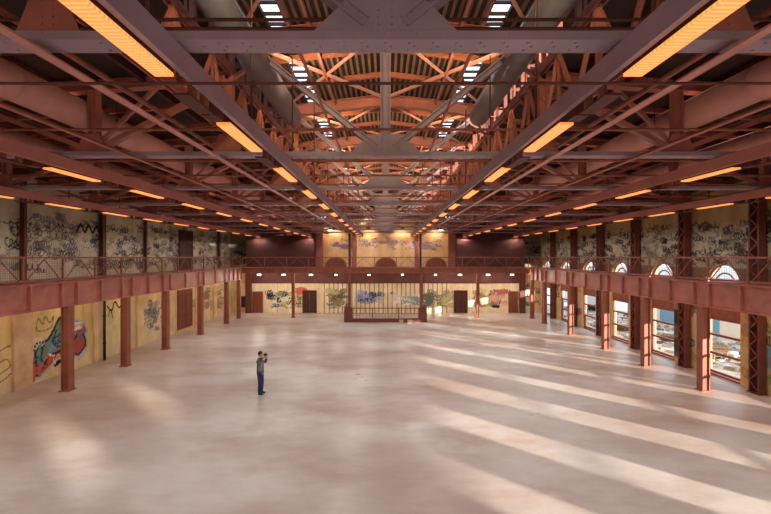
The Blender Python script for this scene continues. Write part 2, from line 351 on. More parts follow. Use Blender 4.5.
# windows: spandrel panel, guard rails, frame, arch ribs
for i,w in enumerate(WIN):
    e=bpy.data.objects.new('window_%d'%(i+1),None); C.objects.link(e); e.location=(WX+.16,w,0); struct(e)
    b=MB().box(-.04,.04,-WR,WR,2.75,4.5); b.box(-.08,.1,-WR,WR,2.68,2.78); b.build('spandrel_panel',STEEL2,e)
    for z in (.16,1.05,1.95): MB().box(-.05,.05,-WR,WR,z-.055,z+.055).build('guard_rail',STEEL2,e)
    b=MB().box(-.06,.06,-WR,-WR+.09,0,SPR).box(-.06,.06,WR-.09,WR,0,SPR).box(-.08,.08,-WR,WR,0,.06); b.build('window_frame',STEEL2,e)
    b=MB(); n=14
    for r in (WR-.04,.62):
        for k in range(n):
            t0,t1=math.pi*k/n,math.pi*(k+1)/n
            if r*math.sin(t0)+SPR<4.5 and r*math.sin(t1)+SPR<4.5: continue
            b.bar((0,r*math.cos(t0),SPR+r*math.sin(t0)),(0,r*math.cos(t1),SPR+r*math.sin(t1)),.06,.05,(1,0,0))
    b.build('arch_frame',STEEL2,e)

# ---- floor, sun-blocking rear wall, outside
FLOOR=floor_mat()
struct(MB().box(-WX-.4,WX+.34,-14,YB+.4,-.3,0).build('floor',FLOOR))
struct(MB().box(-WX-.4,WX+.4,-14.4,-14.02,0,15).build('wall_rear_sun_block',PILM))  # unseen wall, height added to block the low sun from behind
struct(MB().box(WX+.36,260,-120,260,-.5,-.12).build('ground',OUTG))

# ------------------------------------------------------------------ roof
def zlow(x): x=abs(x); return H+4.35-(x-3.6)*.07
b=MB()
for s in (-1,1):
    x0,x1=3.6*s,(WX+.35)*s
    b.prism([(x0,zlow(x0)),(x1,zlow(x1)),(x1,zlow(x1)+.12),(x0,zlow(x0)+.12)],'y',-3,YB+.3)
    # monitor roof either side of the skylight strip
    zm=lambda x:H+5.62-abs(x)*.12
    for a,e,y0,y1 in ((0,2.3,-3,28.2),(0,2.3,30.2,34.6),(0,2.3,36,YB+.3),(0,.45,28.2,30.2),(0,1.2,34.6,36),(2.68,4.2,-3,YB+.3)):
        b.prism([(a*s,zm(a)),(e*s,zm(e)),(e*s,zm(e)+.1),(a*s,zm(a)+.1)],'y',y0,y1)
    for k in range(12):                                  # solid roof between the skylight lengths
        y=-3+4.5*k; b.prism([(2.3*s,zm(2.3)),(2.68*s,zm(2.68)),(2.68*s,zm(2.68)+.1),(2.3*s,zm(2.3)+.1)],'y',y,min(y+(4.5 if k<2 else 1.0),YB+.3))
    for y in np.arange(6,YB,.42): b.box(*sorted((2.25*s,2.75*s)),y,y+.05,zm(2.7)-.02,zm(2.7)+.05)
struct(b.build('ceiling',DECKM))
# corrugations of the monitor decking (its own underside ribs)
b=MB()
for s in (-1,1):
    for x in np.arange(.12,2.25,.17):
        for y0,y1 in ((-3,28.2),(30.2,34.6),(36,YB)): b.box(x*s-.035,x*s+.035,y0,y1,zm(x)-.05,zm(x)-.0)
    for x in np.arange(2.9,3.6,.17): b.box(x*s-.035,x*s+.035,-3,YB,zm(x)-.05,zm(x)-.0)
struct(b.build('ceiling',MONDECK))
struct(MB().box(-4.3,4.3,YB+.05,YB+.3,H+3.6,H+5.8).build('wall_monitor',DECKM))
GL=bpy.data.materials.new('thin_glass'); GL.use_nodes=True; nt=GL.node_tree; nt.nodes.clear()
o_=nt.nodes.new('ShaderNodeOutputMaterial'); mx_=nt.nodes.new('ShaderNodeMixShader'); t_=nt.nodes.new('ShaderNodeBsdfTransparent'); g_=nt.nodes.new('ShaderNodeBsdfGlossy')
t_.inputs[0].default_value=(.9,.93,.95,1); g_.inputs['Roughness'].default_value=.1; mx_.inputs[0].default_value=.06
nt.links.new(t_.outputs[0],mx_.inputs[1]); nt.links.new(g_.outputs[0],mx_.inputs[2]); nt.links.new(mx_.outputs[0],o_.inputs[0])
nwin=len(WIN)
for i,s in enumerate((-1,1)):
    e=bpy.data.objects.new('window_%d'%(nwin+1+i),None); C.objects.link(e); e.location=(3.72*s,0,H); struct(e)
    b=MB().box(-.05,.05,-3,YB,4.33,4.42).box(-.05,.05,-3,YB,5.0,5.08)
    b.build('window_frame',STEEL2,e)
    b=MB()
    for y in np.arange(-3,YB,1.1): b.box(-.03,.03,y,y+.05,4.42,5.0)
    b.build('mullions',STEEL2,e); MB().box(-.006,.006,-3,YB,4.42,5.0).build('pane',GL,e)

# joists under the low roofs and purlins
jn=0
for s,side in ((-1,'left'),(1,'right')):
    for k in range(11):
        x=(4.5+1.05*k)*s
        o=MB().box(-.05,.05,-2.5,YB-.1,-.2,-.02).build('roof_joist',MAROON,loc=(x,0,zlow(x)))
        tag(o,'%s dark roof joist out from the skylight on the %s side'%(ORD[k],side),'roof joist','long joists under the low roof')

TY=[4.55,9.75,14.5,19.0,23.4,27.8,32.2,36.6,40.9]
# ------------------------------------------------------------------ trusses (local origin: underside of bottom chord)
ZC=H+2.3
def zl(x): return zlow(x)-ZC-.22
def make_truss(loc,label):
    t=empty('roof_truss',loc,label,'roof truss','roof trusses across the hall')
    b=MB().box(-15.4,15.4,0,.30,0,.03); b.box(-15.4,15.4,.0,.03,.03,.095).box(-15.4,15.4,.27,.30,.03,.095)
    for k in range(-60,61):
        x=k*.255
        for y in (.07,.15,.23):
            if abs(x)<2.2 or (k%4==0 and y!=.15) : b.rivet((x+(.06 if y==.15 else 0),y,0),(0,0,-1),.02,.012)
    for k in range(-45,46): b.rivet((k*.33,0,.065),(0,-1,0),.014,.01)
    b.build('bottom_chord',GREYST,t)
    # centre gusset
    for y0 in (.02,.26):
        b=MB().prism([(-.76,.06),(.76,.06),(.76,.11),(.42,.44),(.14,.5),(-.14,.5),(-.42,.44),(-.76,.11)],'y',y0,y0+.02)
        if y0<.1:
            for x in np.arange(-.66,.67,.12): b.rivet((x,y0,.105),(0,-1,0),.016)
            for z in np.arange(.18,.48,.075):
                b.rivet((-.07,y0,z),(0,-1,0),.018); b.rivet((.07,y0,z),(0,-1,0),.018)
            for q in range(5):
                for sx in (-1,1): b.rivet((sx*(.14+.05*q),y0,.16+.05*q),(0,-1,0),.014)
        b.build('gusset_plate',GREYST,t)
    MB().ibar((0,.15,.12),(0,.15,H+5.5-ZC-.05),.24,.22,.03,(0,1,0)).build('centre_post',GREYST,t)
    for s in (-1,1):
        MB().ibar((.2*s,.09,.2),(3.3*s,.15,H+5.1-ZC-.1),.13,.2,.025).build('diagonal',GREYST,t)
        top=MB().ibar((3.6*s,.15,zl(3.6)),(15.5*s,.15,zl(15.5)),.24,.22,.03); top.build('top_chord',STEEL,t)
        mr=MB().ibar((-.0,.15,H+5.34-ZC),(4.1*s,.15,H+4.86-ZC),.36,.24,.03); mr.build('monitor_rafter',STEEL,t)
        MB().ibar((3.6*s,.15,.12),(3.6*s,.15,H+4.9-ZC),.2,.2,.03).build('post',STEEL,t)
        xs=[3.6,6.7,9.8,12.9,15.3]
        for k,x in enumerate(xs[1:-1]): MB().ibar((x*s,.15,.12),(x*s,.15,zl(x)-.1),.2,.2,.03).build('post',STEEL,t)
        for k in range(4):
            a,e=xs[k],xs[k+1]
            p,q=((a,.12),(e,zl(e)-.1)) if k%2==1 else ((a,zl(a)-.1),(e,.12))
            MB().bar((p[0]*s,.15,p[1]),(q[0]*s,.15,q[1]),.11,.15).build('diagonal',STEEL,t)
        # short knee struts beside the monitor
        MB().bar((3.6*s,.15,1.75),(2.75*s,.15,2.35),.07,.1).build('strut',STEEL,t)
        MB().bar((3.6*s,.15,1.3),(4.9*s,.15,zl(4.9)-.05),.09,.12).build('strut',STEEL,t)
        MB().bar((6.7*s,.15,.2),(5.2*s,.15,zl(5.2)-.05),.07,.1).build('strut',STEEL,t)
        for x in (3.6,6.7,9.8,12.9):
            b=MB().prism([((x-.34)*s,.1),((x+.34)*s,.1),((x+.18)*s,.5),((x-.18)*s,.5)],'y',.03,.05)
            for q in range(4):
                b.rivet(((x-.06)*s,.03,.18+.08*q),(0,-1,0),.014); b.rivet(((x+.06)*s,.03,.18+.08*q),(0,-1,0),.014)
            b.build('gusset_plate',STEEL,t)
    return t
T0=make_truss((0,TY[0],ZC),'nearest riveted steel roof truss crossing the top of the view')
for k,y in enumerate(TY[1:]):
    dup(T0,(0,y,ZC),('farthest steel roof truss, nearest the back wall' if k==len(TY)-2 else '%s riveted steel roof truss counted from the camera'%ORD[k+1]))
# secondary rafters between trusses
kk=0
for k in range(len(TY)-1):
    for f in (.33,.67):
        y=TY[k]+(TY[k+1]-TY[k])*f
        b=MB()
        for s in (-1,1):
            b.bar((3.6*s,0,zlow(3.6)-.26),(15.6*s,0,zlow(15.6)-.26),.12,.1)
            b.bar((0,0,H+5.5),(4.1*s,0,H+5.02),.14,.1); b.bar((3.6*s,0,zlow(3.6)-.3),(3.6*s,0,H+5.1),.1,.1)
        o=b.build('roof_rafter',STEEL2,loc=(0,y,0)); kk+=1
        tag(o,'slim red secondary rafter, %s of two between the %s and %s trusses'%('first' if f<.5 else 'second',ORD[k],ORD[k+1]),'rafter','secondary rafters between the trusses')

for k in range(len(TY)-1):
    y0,y1=TY[k]+.3,TY[k+1]; t=empty('roof_brace',(0,y0,H+5.05),'pale crossed roof braces between the %s and %s trusses under the raised roof'%(ORD[k],ORD[k+1]),'roof brace','crossed braces under the raised roof')
    L_=y1-y0
    for s in (-1,1):
        MB().bar((3.2*s,.1,-.02),(.1*s,L_-.2,.28),.09,.07,(0,0,1)).build('brace',DUCT,t)
        MB().bar((.1*s,.1,.3),(3.2*s,L_-.2,0),.06,.06,(0,0,1)).build('brace',DUCT,t)
        MB().bar((1.7*s,0,.12),(1.7*s,L_,.12),.06,.08,(0,0,1)).build('purlin',STEEL,t)
# lattice girders along the monitor
for s,side in ((-1,'left'),(1,'right')):
    t=empty('lattice_girder',(3.6*s,0,ZC),'long steel lattice girder under the %s edge of the raised roof'%side,'girder','lattice girders below the raised roof')
    MB().ibar((-.05*s,-1,.55),(-.05*s,YB-.3,.55),.14,.16,.025,(0,0,1)).build('bottom_chord',STEEL,t)
    MB().ibar((-.05*s,-1,1.95),(-.05*s,YB-.3,1.95),.14,.16,.025,(0,0,1)).build('top_chord',STEEL,t)
    for k in range(len(TY)):
        y0=TY[k]; y1=TY[k+1] if k+1<len(TY) else YB-.4
        ym=(y0+y1)/2; yq=[y0+.2+(y1-y0-.3)*q_/6 for q_ in range(7)]
        for q_ in range(6):
            a_,e_=((.6,1.9) if q_%2==0 else (1.9,.6)); MB().bar((-.05*s,yq[q_],a_),(-.05*s,yq[q_+1],e_),.07,.07,(1,0,0)).build('lacing_bar',STEEL,t)
            if q_%2: MB().bar((-.05*s,yq[q_],.6),(-.05*s,yq[q_],2.5),.06,.06,(1,0,0)).build('post',STEEL2,t)
        MB().bar((-.05*s,ym,.6),(-.05*s,ym,1.9),.08,.08,(1,0,0)).build('post',STEEL,t)

# light beams and strip lights
LY=[2.99]+[3.15+3.18*k for k in range(1,13)]
STRIPL=bpy.data.lights.new('strip_spot','SPOT'); STRIPL.energy=STRIP_W; STRIPL.color=(1,.95,.91); STRIPL.spot_size=math.radians(172); STRIPL.spot_blend=.4; STRIPL.shadow_soft_size=0
def strip_light(loc,label,s):
    t=empty('strip_light',loc,label,'strip light','orange strip lights hung along the ceiling beams')
    MB().box(-.1,.1,0,1.66,.035,.2).build('housing',DARK,t)
    MB().box(-.1,.1,0,1.66,0,.034).build('lamp_panel',GLOW,t)
    for y in (.2,1.4): MB().box(-.16*s,.02,y,y+.06,.2,.24).build('bracket',DARK,t)
    MB().box(-.09,.09,-.5,-.22,-.03,.2).build('control_box',DARK,t)
    MB().cyl((0,-.25,.15),(0,.0,.15),.02,6).build('cable',BLACK,t)
    for y in (-1.15,-.8): MB().cyl((-.06*s,y,-.04),(-.06*s,y,.24),.055,10).build('canister',STEEL2,t)
    MB().box(-.1,.1,-1.3,-.62,-.055,-.03).build('tray',DARK,t)
    lo=bpy.data.objects.new('lamp_light',STRIPL); C.objects.link(lo); lo.parent=t; lo.location=(0,.83,-.03)
    return t
names=['inner','middle','outer']
PINKST=mat('pink_painted_steel',lin(190,122,114),.45,0,.12,1.2,spec=.45)
for s,side in ((-1,'left'),(1,'right')):
    for bi,(x,nm) in enumerate(zip((2.2,7.3,12.3),names)):
        x=x+(.28 if s>0 else 0)
        t=empty('ceiling_beam',(x*s,0,H+1.985),'long steel ceiling beam carrying strip lights, %s of three on the %s side'%(nm,side),'ceiling beam','lighting beams running down the hall')
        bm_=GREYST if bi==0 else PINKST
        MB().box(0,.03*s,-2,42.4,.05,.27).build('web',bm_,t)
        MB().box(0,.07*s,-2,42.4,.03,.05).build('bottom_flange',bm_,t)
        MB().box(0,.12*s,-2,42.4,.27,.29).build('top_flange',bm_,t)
        for y in (np.arange(.9,42,3.18) if bi!=1 else ()): MB().cyl((.06*s,y,.29),(.06*s,y,zlow(x+.06)-H-1.985-.2 if bi else 2.9),.018,6).build('hanger_rod',DARK,t)
        for k,y in enumerate(TY): MB().box(.02*s,.1*s,y+.1,y+.2,.29,.315).build('clip',DARK,t)
        base=None
        for k,y in enumerate(LY):
            lab='%s orange strip light from the front on the %s %s beam'%(ORD[k],nm,side)
            loc=((x+.19)*s,y,H+1.95)
            if base is None: base=strip_light(loc,lab,s)
            else: dup(base,loc,lab)

# thin channel beams beside the inner beams, ducts, pipes
for s,side in ((-1,'left'),(1,'right')):
    o=MB().box(-.06,.06,-2,42.5,0,.02).box(.04*s-.01,.04*s+.01,-2,42.5,.02,.08).build('channel_rail',DUCT,loc=(3.72*s,0,H+2.2))
    tag(o,'narrow tan steel channel running beside the inner %s lighting beam'%side,'channel rail','channel rails under the trusses')
    o=MB().box(-.05,.05,-2,42.5,0,.02).box(.04*s-.01,.04*s+.01,-2,42.5,.02,.08).build('channel_rail',STEEL,loc=(5.6*s,0,H+2.2))
    tag(o,'narrow red steel channel midway between inner and middle beams on the %s'%side,'channel rail','channel rails under the trusses')
    t=empty('air_duct',(7.18*s,0,H+3.35),'big round pink painted air duct high on the %s side'%side,'duct','round air ducts along both sides')
    MB().cyl((0,3,0),(0,42.6,0),.34,28).build('duct_pipe',DUCT,t,True)
    for y in np.arange(5,42,3.1): MB().cyl((0,y,0),(0,y+.07,0),.355,28).build('joint_band',DUCT,t,True)
    for y in np.arange(6.5,42,4.4):
        MB().bar((-.36,y,0),(-.36,y,.7),.03,.01,(1,0,0)).bar((.36,y,0),(.36,y,.7),.03,.01,(1,0,0)).build('hanger',DARK,t)
    t=empty('air_duct',(10.5*s,0,H+3.3),'smaller round duct low near the outer beam on the %s side'%side,'duct','round air ducts along both sides')
    MB().cyl((0,6,0),(0,42.6,0),.26,20).build('duct_pipe',DUCT,t,True)
    for y in np.arange(8,42,4.0): MB().cyl((0,y,0),(0,y+.06,0),.275,20).build('joint_band',DUCT,t,True)
    t=empty('roof_duct',(2.95*s,0,H+4.45),'dark grey round duct tucked under the raised roof on the %s'%side,'duct','grey ducts under the raised roof')
    MB().cyl((-.0,4,0),(0,13.6,0),.3,24).build('duct_pipe',GREYDUCT,t,True)
    b=MB(); n=24
    for q in range(4):
        a0,a1=math.pi/2*q/4,math.pi/2*(q+1)/4
        b.cyl((0,13.6+.3*math.sin(a0),0),(0,13.6+.3*math.sin(a1),0),.3*math.cos(a0),24,max(.01,.3*math.cos(a1)),False)
    b.build('end_cap',GREYDUCT,t,True)
pl=[(4.78,1.93,.018,'thin dark conduit slung below the beams just beyond the nearest truss'),
    (5.2,2.87,.022,'upper of two thin pipes just above the nearest truss chord'),
    (5.2,2.76,.022,'lower of two thin pipes just above the nearest truss chord')]
for k,(y,z,r,l) in enumerate(pl):
    tag(MB().cyl((-15.3,0,0),(15.3,0,0),r,8).build('conduit',DARK,loc=(0,y,H+z)),l,'pipe','thin pipes crossing near the first truss')
for k in range(len(TY)-1):
    for f,z in ((.22,2.62),(.5,2.72),(.78,2.55)):
        y=TY[k]+(TY[k+1]-TY[k])*f
        if k==0 and f<.6: continue
        o=MB().cyl((-15.2,0,0),(15.2,0,0),.028 if f!=.5 else .04,8).build('sprinkler_pipe',STEEL2,loc=(0,y,H+z))
        tag(o,'thin red sprinkler pipe crossing between the %s and %s trusses, %s of the set'%(ORD[k],ORD[k+1],{.22:'nearest',.5:'middle',.78:'farthest'}[f]),'pipe','sprinkler pipes crossing under the roof')
for s,side in ((-1,'left'),(1,'right')):
    for j,(x,z,r) in enumerate(((4.6,2.95,.05),(5.0,2.95,.05),(8.9,2.6,.045),(9.9,2.75,.06),(13.9,2.5,.05),(1.3,3.1,.03))):
        o=MB().cyl((0,1,0),(0,42.6,0),r,8).build('roof_pipe',STEEL if j%2 else STEEL2,loc=(x*s,0,H+z))
        tag(o,'long pipe running down the hall under the %s roof, %s out from the middle'%(side,ORD[[1,2,3,4,5,0][j]]),'pipe','long pipes along the roof')
# white round pendant lamps near the back
for k,s in enumerate((-1,1)):
    t=empty('pendant_lamp',(4.75*s,36.9,H+2.28),'round white flood lamp near the back on the %s side of the raised roof'%('left' if s<0 else 'right'),'lamp','round white lamps near the back')
    MB().cyl((0,0,.06),(0,0,.24),.2,16,.1).build('shade',DARK,t,True); MB().cyl((0,0,.0),(0,0,.06),.19,16).build('lens',LENS,t)

# ------------------------------------------------------------------ galleries
CY=[14.3,18.4,22.5,26.6,31.6,36.8,39.9]
def gallery_column(loc,label,h,rz=0,wx=.28,wy=.36,name='gallery_column'):
    t=empty(name,loc,label,'column','riveted columns under the galleries',rz)
    for s in (-1,1):
        b=MB().box(s*wx/2-.02,s*wx/2+.02,-wy/2,wy/2,.04,h)
        for z in np.arange(.3,h-.1,.32):
            for y in (-wy/2+.06,wy/2-.06): b.rivet((s*(wx/2+.02),y,z),(s,0,0),.025,.016)
        b.build('flange',STEEL2,t)
    MB().box(-wx/2+.02,wx/2-.02,-wy/2+.06,-wy/2+.085,.04,h).box(-wx/2+.02,wx/2-.02,wy/2-.085,wy/2-.06,.04,h).build('web',STEEL2,t)
    MB().box(-wx/2-.08,wx/2+.08,-wy/2-.05,wy/2+.05,0,.04).build('base_plate',STEEL2,t)
    return t
proto=None
for s,side in ((-1,'left'),(1,'right')):
    for k,y in enumerate(CY):
        lab='%s red riveted column from the front holding up the %s gallery'%(ORD[k],side) 
        loc=(GX*s,y,0)
        if proto is None: proto=gallery_column(loc,lab,3.6)
        else: dup(proto,loc,lab)
pb=None
for k,x in enumerate((-8.65,-3.37,3.37,8.65)):
    lab='%s slender red column from the left under the back gallery'%ORD[k]
    if pb is None: pb=gallery_column((x,40.3,0),lab,4.16,0,.22,.22)
    else: dup(pb,(x,40.3,0),lab)
# girders and decks
for s,side in ((-1,'left'),(1,'right')):
    t=empty('gallery_girder',(GX*s,0,3.6),'deep riveted plate girder along the %s gallery edge'%side,'girder','plate girders along the gallery edges')
    MB().box(-.015,.015,-2,40.2,.03,1.0).build('web',STEEL,t)
    MB().box(-.16,.16,-2,40.2,0,.03).build('bottom_flange',STEEL,t); MB().box(-.17,.17,-2,40.2,1.0,1.035).build('top_flange',STEEL,t)
    ys=sorted([y+d for y in CY for d in (-.45,.45)]+[ (CY[i]+CY[i+1])/2 for i in range(len(CY)-1)]+[11.2,12.4])
    for y in ys: MB().box(-.14*s,-.015*s,y-.03,y+.03,.03,1.0).build('stiffener',STEEL,t)
    o=MB().box(-.15 if s<0 else -2.2+.35-.35,2.2 if s<0 else .15,-2,43.7,0,.05).build('gallery_deck',DECKM,loc=(GX*s,0,DECK-.04)) if False else MB().box(*( (-WX,-GX+.15) if s<0 else (GX-.15,WX) ),-2,YB-.02,DECK-.045,DECK).build('gallery_deck',STEEL2)
    tag(o,'dark steel walkway floor of the %s gallery'%side,'walkway')
t=empty('gallery_girder',(0,40.3,4.18),'shallower steel girder along the front of the back gallery','girder','plate girders along the gallery edges')
MB().box(-GX+.18,GX-.18,-.015,.015,.03,.44).build('web',STEEL2,t); MB().box(-GX+.18,GX-.18,-.1,.1,0,.03).build('bottom_flange',STEEL2,t); MB().box(-GX+.18,GX-.18,-.12,.12,.42,.45).build('top_flange',STEEL2,t)
o=MB().box(-GX+.16,GX-.16,40.15,YB-.02,DECK-.045,DECK).build('gallery_deck',STEEL2); tag(o,'steel walkway floor of the back gallery','walkway')
# railings
def railing(loc,L,label,rz):
    """runs along local +X from 0 to L"""
    t=empty('gallery_railing',loc,label,'railing','gallery railings',rz)
    MB().box(0,L,-.035,.035,.96,1.03).build('top_rail',STEEL2,t); MB().box(0,L,-.025,.025,.06,.11).build('bottom_rail',STEEL2,t)
    n=round(L/2.05); w=L/n
    for k in range(n+1): MB().box(k*w-.035,k*w+.035,-.035,.035,0,.97).build('post',STEEL2,t)
    for k in range(n):
        for a,e in ((.08,.5),(.92,.5)): MB().bar((k*w+w*a,0,.1),(k*w+w*e,0,.93),.035,.03).build('brace',STEEL2,t)
    b=MB()
    for x in np.arange(.05,L,.085): b.box(x-.0035,x+.0035,-.0035,.0035,.1,.96)
    for z in np.arange(.16,.95,.085): b.box(0,L,-.0035,.0035,z-.0035,z+.0035)
    o=b.build('wire_mesh',WIRE,t); o['kind']='stuff'
    return t
railing((-GX,8.1,DECK),32.1,'red steel railing with inverted V braces along the left gallery',math.pi/2)
railing((GX,8.1,DECK),32.1,'red steel railing with inverted V braces along the right gallery',math.pi/2)
railing((-GX+.2,40.3,DECK),2*GX-.4,'red steel railing with inverted V braces across the back gallery',0)

# lamps under the side galleries
base=None
GLL=bpy.data.lights.new('gallery_glow','POINT'); GLL.energy=42; GLL.color=(1,.84,.62); GLL.shadow_soft_size=.1
for s,side in ((-1,'left'),(1,'right')):
    for k in range(7):
        y=12.2+4.4*k; lab='%s small warm lamp from the front under the %s side gallery'%(ORD[k],side); loc=(14.55*s,y,4.3)
        if base is None:
            base=empty('gallery_lamp',loc,lab,'lamp','lamps under the side galleries')
            MB().cyl((0,0,.06),(0,0,.335),.03,8).build('stem',DARK,base); MB().cyl((0,0,.02),(0,0,.1),.12,12,.06).build('shade',DARK,base,True); MB().cyl((0,0,-.05),(0,0,.02),.09,12).build('lens',LENS,base)
            lo=bpy.data.objects.new('gallery_glow',GLL); C.objects.link(lo); lo.parent=base; lo.location=(0,0,-.2)
        else: dup(base,loc,lab)
# back gallery: lintel band, downlights, partitions, piers, arches
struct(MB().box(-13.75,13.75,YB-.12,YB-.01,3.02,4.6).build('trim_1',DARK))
for k,s in enumerate((-1,1)):
    struct(MB().box(13.9*s-.28,13.9*s+.28,YB-.3,YB-.01,0,4.6).build('trim_%d'%(2+k),DARK))
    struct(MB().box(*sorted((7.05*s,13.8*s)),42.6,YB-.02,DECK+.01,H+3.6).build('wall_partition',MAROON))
    struct(MB().box(*sorted((6.35*s,7.03*s)),43.2,YB-.02,DECK+.01,H+3.6).build('trim_%d'%(4+k),STEEL))
    struct(MB().box(*sorted((2.95*s,3.35*s)),43.5,YB-.02,DECK+.01,H+3.6).build('trim_%d'%(6+k),STEEL))
for k,x in enumerate((-3.45,3.35)):
    t=empty('upper_post',(x,41.2,DECK),'dark steel post on the back gallery, %s of two beside the lit wall'%('left' if x<0 else 'right'),'post','posts on the back gallery')
    MB().ibar((0,0,.03),(0,0,3.25),.2,.24,.03).build('shaft',DARK,t); MB().box(-.18,.18,-.18,.18,0,.03).build('base_plate',DARK,t)
for k,x in enumerate((-5.05,0.05,5.15)):
    t=empty('bricked_arch',(x,YB-.06,DECK),'%s of three brown blocked arches low on the lit upper back wall'%('left','middle','right')[k],'arch panel','blocked arches on the back gallery')
    pts=[(1.05*math.cos(math.pi*i/16),.95*math.sin(math.pi*i/16)) for i in range(17)]
    MB().prism(pts,'y',0,.05).build('panel',DOORM,t)
    b=MB()
    for i in range(16):
        a,e=math.pi*i/16,math.pi*(i+1)/16
        b.bar((1.08*math.cos(a),-.01,.98*math.sin(a)),(1.08*math.cos(e),-.01,.98*math.sin(e)),.09,.08)
    b.build('surround',STEEL,t)
DLX=[(259,283.5,311,336,369,402.5,435.5,460,488,512)][0]
for k,px in enumerate(DLX):
    x=(px-385.5)*41.6/430
    big=k in (0,1,2,7,8,9)
    t=empty('downlight',(x,41.6,4.0),'%s round ceiling lamp from the left under the back gallery'%ORD[k],'lamp','round lamps under the back gallery')
    MB().cyl((0,0,.05),(0,0,.64),.035,8).build('stem',DARK,t); MB().cyl((0,0,.03),(0,0,.12),.14,14,.06).build('shade',DARK,t,True)
    MB().cyl((0,0,-.08),(0,0,.03),.17 if big else .11,14).build('lens',LENS,t)
    l=bpy.data.lights.new('lamp_glow','POINT'); l.energy=95 if big else 55; l.color=(1,.86,.68); l.shadow_soft_size=.15
    lo=bpy.data.objects.new('lamp_glow',l); C.objects.link(lo); lo.parent=t; lo.location=(0,.0,-.3)
# warm flood lamps washing the upper back wall
for k,x in enumerate((-5.1,-1.7,1.7,5.1)):
    t=empty('flood_lamp',(x,42.75,H+2.75),'%s warm wall washer lamp from the left above the back gallery'%ORD[k],'lamp','warm lamps over the back gallery')
    MB().box(-.2,.2,-.08,.08,0,.18).build('housing',DARK,t); MB().cyl((0,0,.18),(0,0,.7),.02,6).build('stem',DARK,t)
    MB().box(-.17,.17,.081,.09,.02,.16).build('lens',LENS,t)
    l=bpy.data.lights.new('wash_glow','SPOT'); l.energy=150; l.color=(1,.74,.5); l.spot_size=math.radians(150); l.spot_blend=.8; l.shadow_soft_size=.12
    lo=bpy.data.objects.new('wash_glow',l); C.objects.link(lo); lo.parent=t; lo.location=(0,.14,.08); lo.rotation_euler=(math.radians(24),0,0)

# up-lights added on the truss diagonals to warm the raised roof rafters
base=None
for k in range(6):
    y=TY[k]+1.4+(1.2 if k==0 else 0)
    for s,side in ((-1,'left'),(1,'right')):
        lab='%s small added up-light from the front on the %s truss diagonals under the raised roof'%(ORD[k],side)
        loc=(1.75*s,TY[k]+.42,ZC+1.8)
        t=empty('flood_lamp',loc,lab,'lamp','added up-lights in the raised roof')
        MB().box(-.1,.1,-.06,.06,0,.14).build('housing',DARK,t); MB().box(-.08,.08,.061,.07,.02,.12).build('lens',LENS,t)
        MB().cyl((0,-.06,.02),(0,-.2,-.02),.02,6).build('bracket',DARK,t)
        l=bpy.data.lights.new('added_up_glow','SPOT'); l.energy=420 if s<0 else 300; l.color=(1,.78,.42); l.spot_size=math.radians(130); l.spot_blend=.7; l.shadow_soft_size=.08
        lo=bpy.data.objects.new('added_up_glow',l); C.objects.link(lo); lo.parent=t; lo.location=(0,.1,.08); lo.rotation_euler=Vector((.1*s,.75,.45)).to_track_quat('-Z','Y').to_euler()
# doors
def door(n,x0,x1,z1,m,double=False,face='back'):
    e=bpy.data.objects.new('door_%d'%n,None); C.objects.link(e); struct(e)
    w=x1-x0
    if face=='back': e.location=((x0+x1)/2,YB-.01,0)
    else: e.location=(-WX+.01,(x0+x1)/2,.12 if face=='left' else DECK); e.rotation_euler=(0,0,math.pi/2)
    # local: wall plane at y=0, room towards -y
    for a,b_ in (((-w/2,0),(0,w/2)) if double else ((-w/2,w/2),)):
        lf=MB().box(a+.01 if a<0 or not double else a+.008,b_-.01,-.06,-.01,0.02,z1).build('leaf',m,e)
        for z in (.2,z1*.52):
            MB().box(a+.12,b_-.12,-.075,-.06,z,z+z1*.38).build('panel',m,lf)
        MB().cyl((b_-.09,-.06,1.02),(b_-.09,-.12,1.02),.03,8).build('handle',BLACK,lf)
    MB().box(-w/2-.1,-w/2,-.09,0,0,z1+.1).box(w/2,w/2+.1,-.09,0,0,z1+.1).box(-w/2,w/2,-.09,0,z1,z1+.1).build('door_frame',STEEL2 if m is DOORM else DOORD,e)
    return e
door(1,32.7,34.9,2.95,DOORM,True,'left')
door(2,-13.45,-12.55,2.1,DOORM); door(3,-8.35,-7.1,2.2,DOORD,True); door(4,7.05,8.25,2.2,DOORD,True); door(5,12.6,13.4,2.1,DOORM)
struct(MB().box(-WX,-WX+.5,31.9,35.6,0,.12).build('trim_20',PILM))
door(6,32.9,35.0,3.0,DOORD,True,'upper')
# exit signs
for x,w in ((-7.72,'left'),(7.65,'right')):
    t=empty('exit_sign',(x,YB-.1,2.52),'small lit red exit sign over the dark %s door of the back wall'%w,'exit sign','exit signs over the back doors')
    MB().box(-.27,.27,-.04,.05,-.13,.13).build('box',EXITB,t)
    cu=bpy.data.curves.new('letters','FONT'); cu.body='EXIT'; cu.size=.2; cu.align_x='CENTER'; cu.align_y='CENTER'; cu.extrude=.004
    o=bpy.data.objects.new('tmp',cu); C.objects.link(o); me_=bpy.data.meshes.new_from_object(o.evaluated_get(bpy.context.evaluated_depsgraph_get())); bpy.data.objects.remove(o); o=bpy.data.objects.new('letters',me_); C.objects.link(o); o.parent=t; me_.materials.clear(); me_.materials.append(EXITM); o.location=(0,-.046,0); o.rotation_euler=(math.pi/2,0,0)

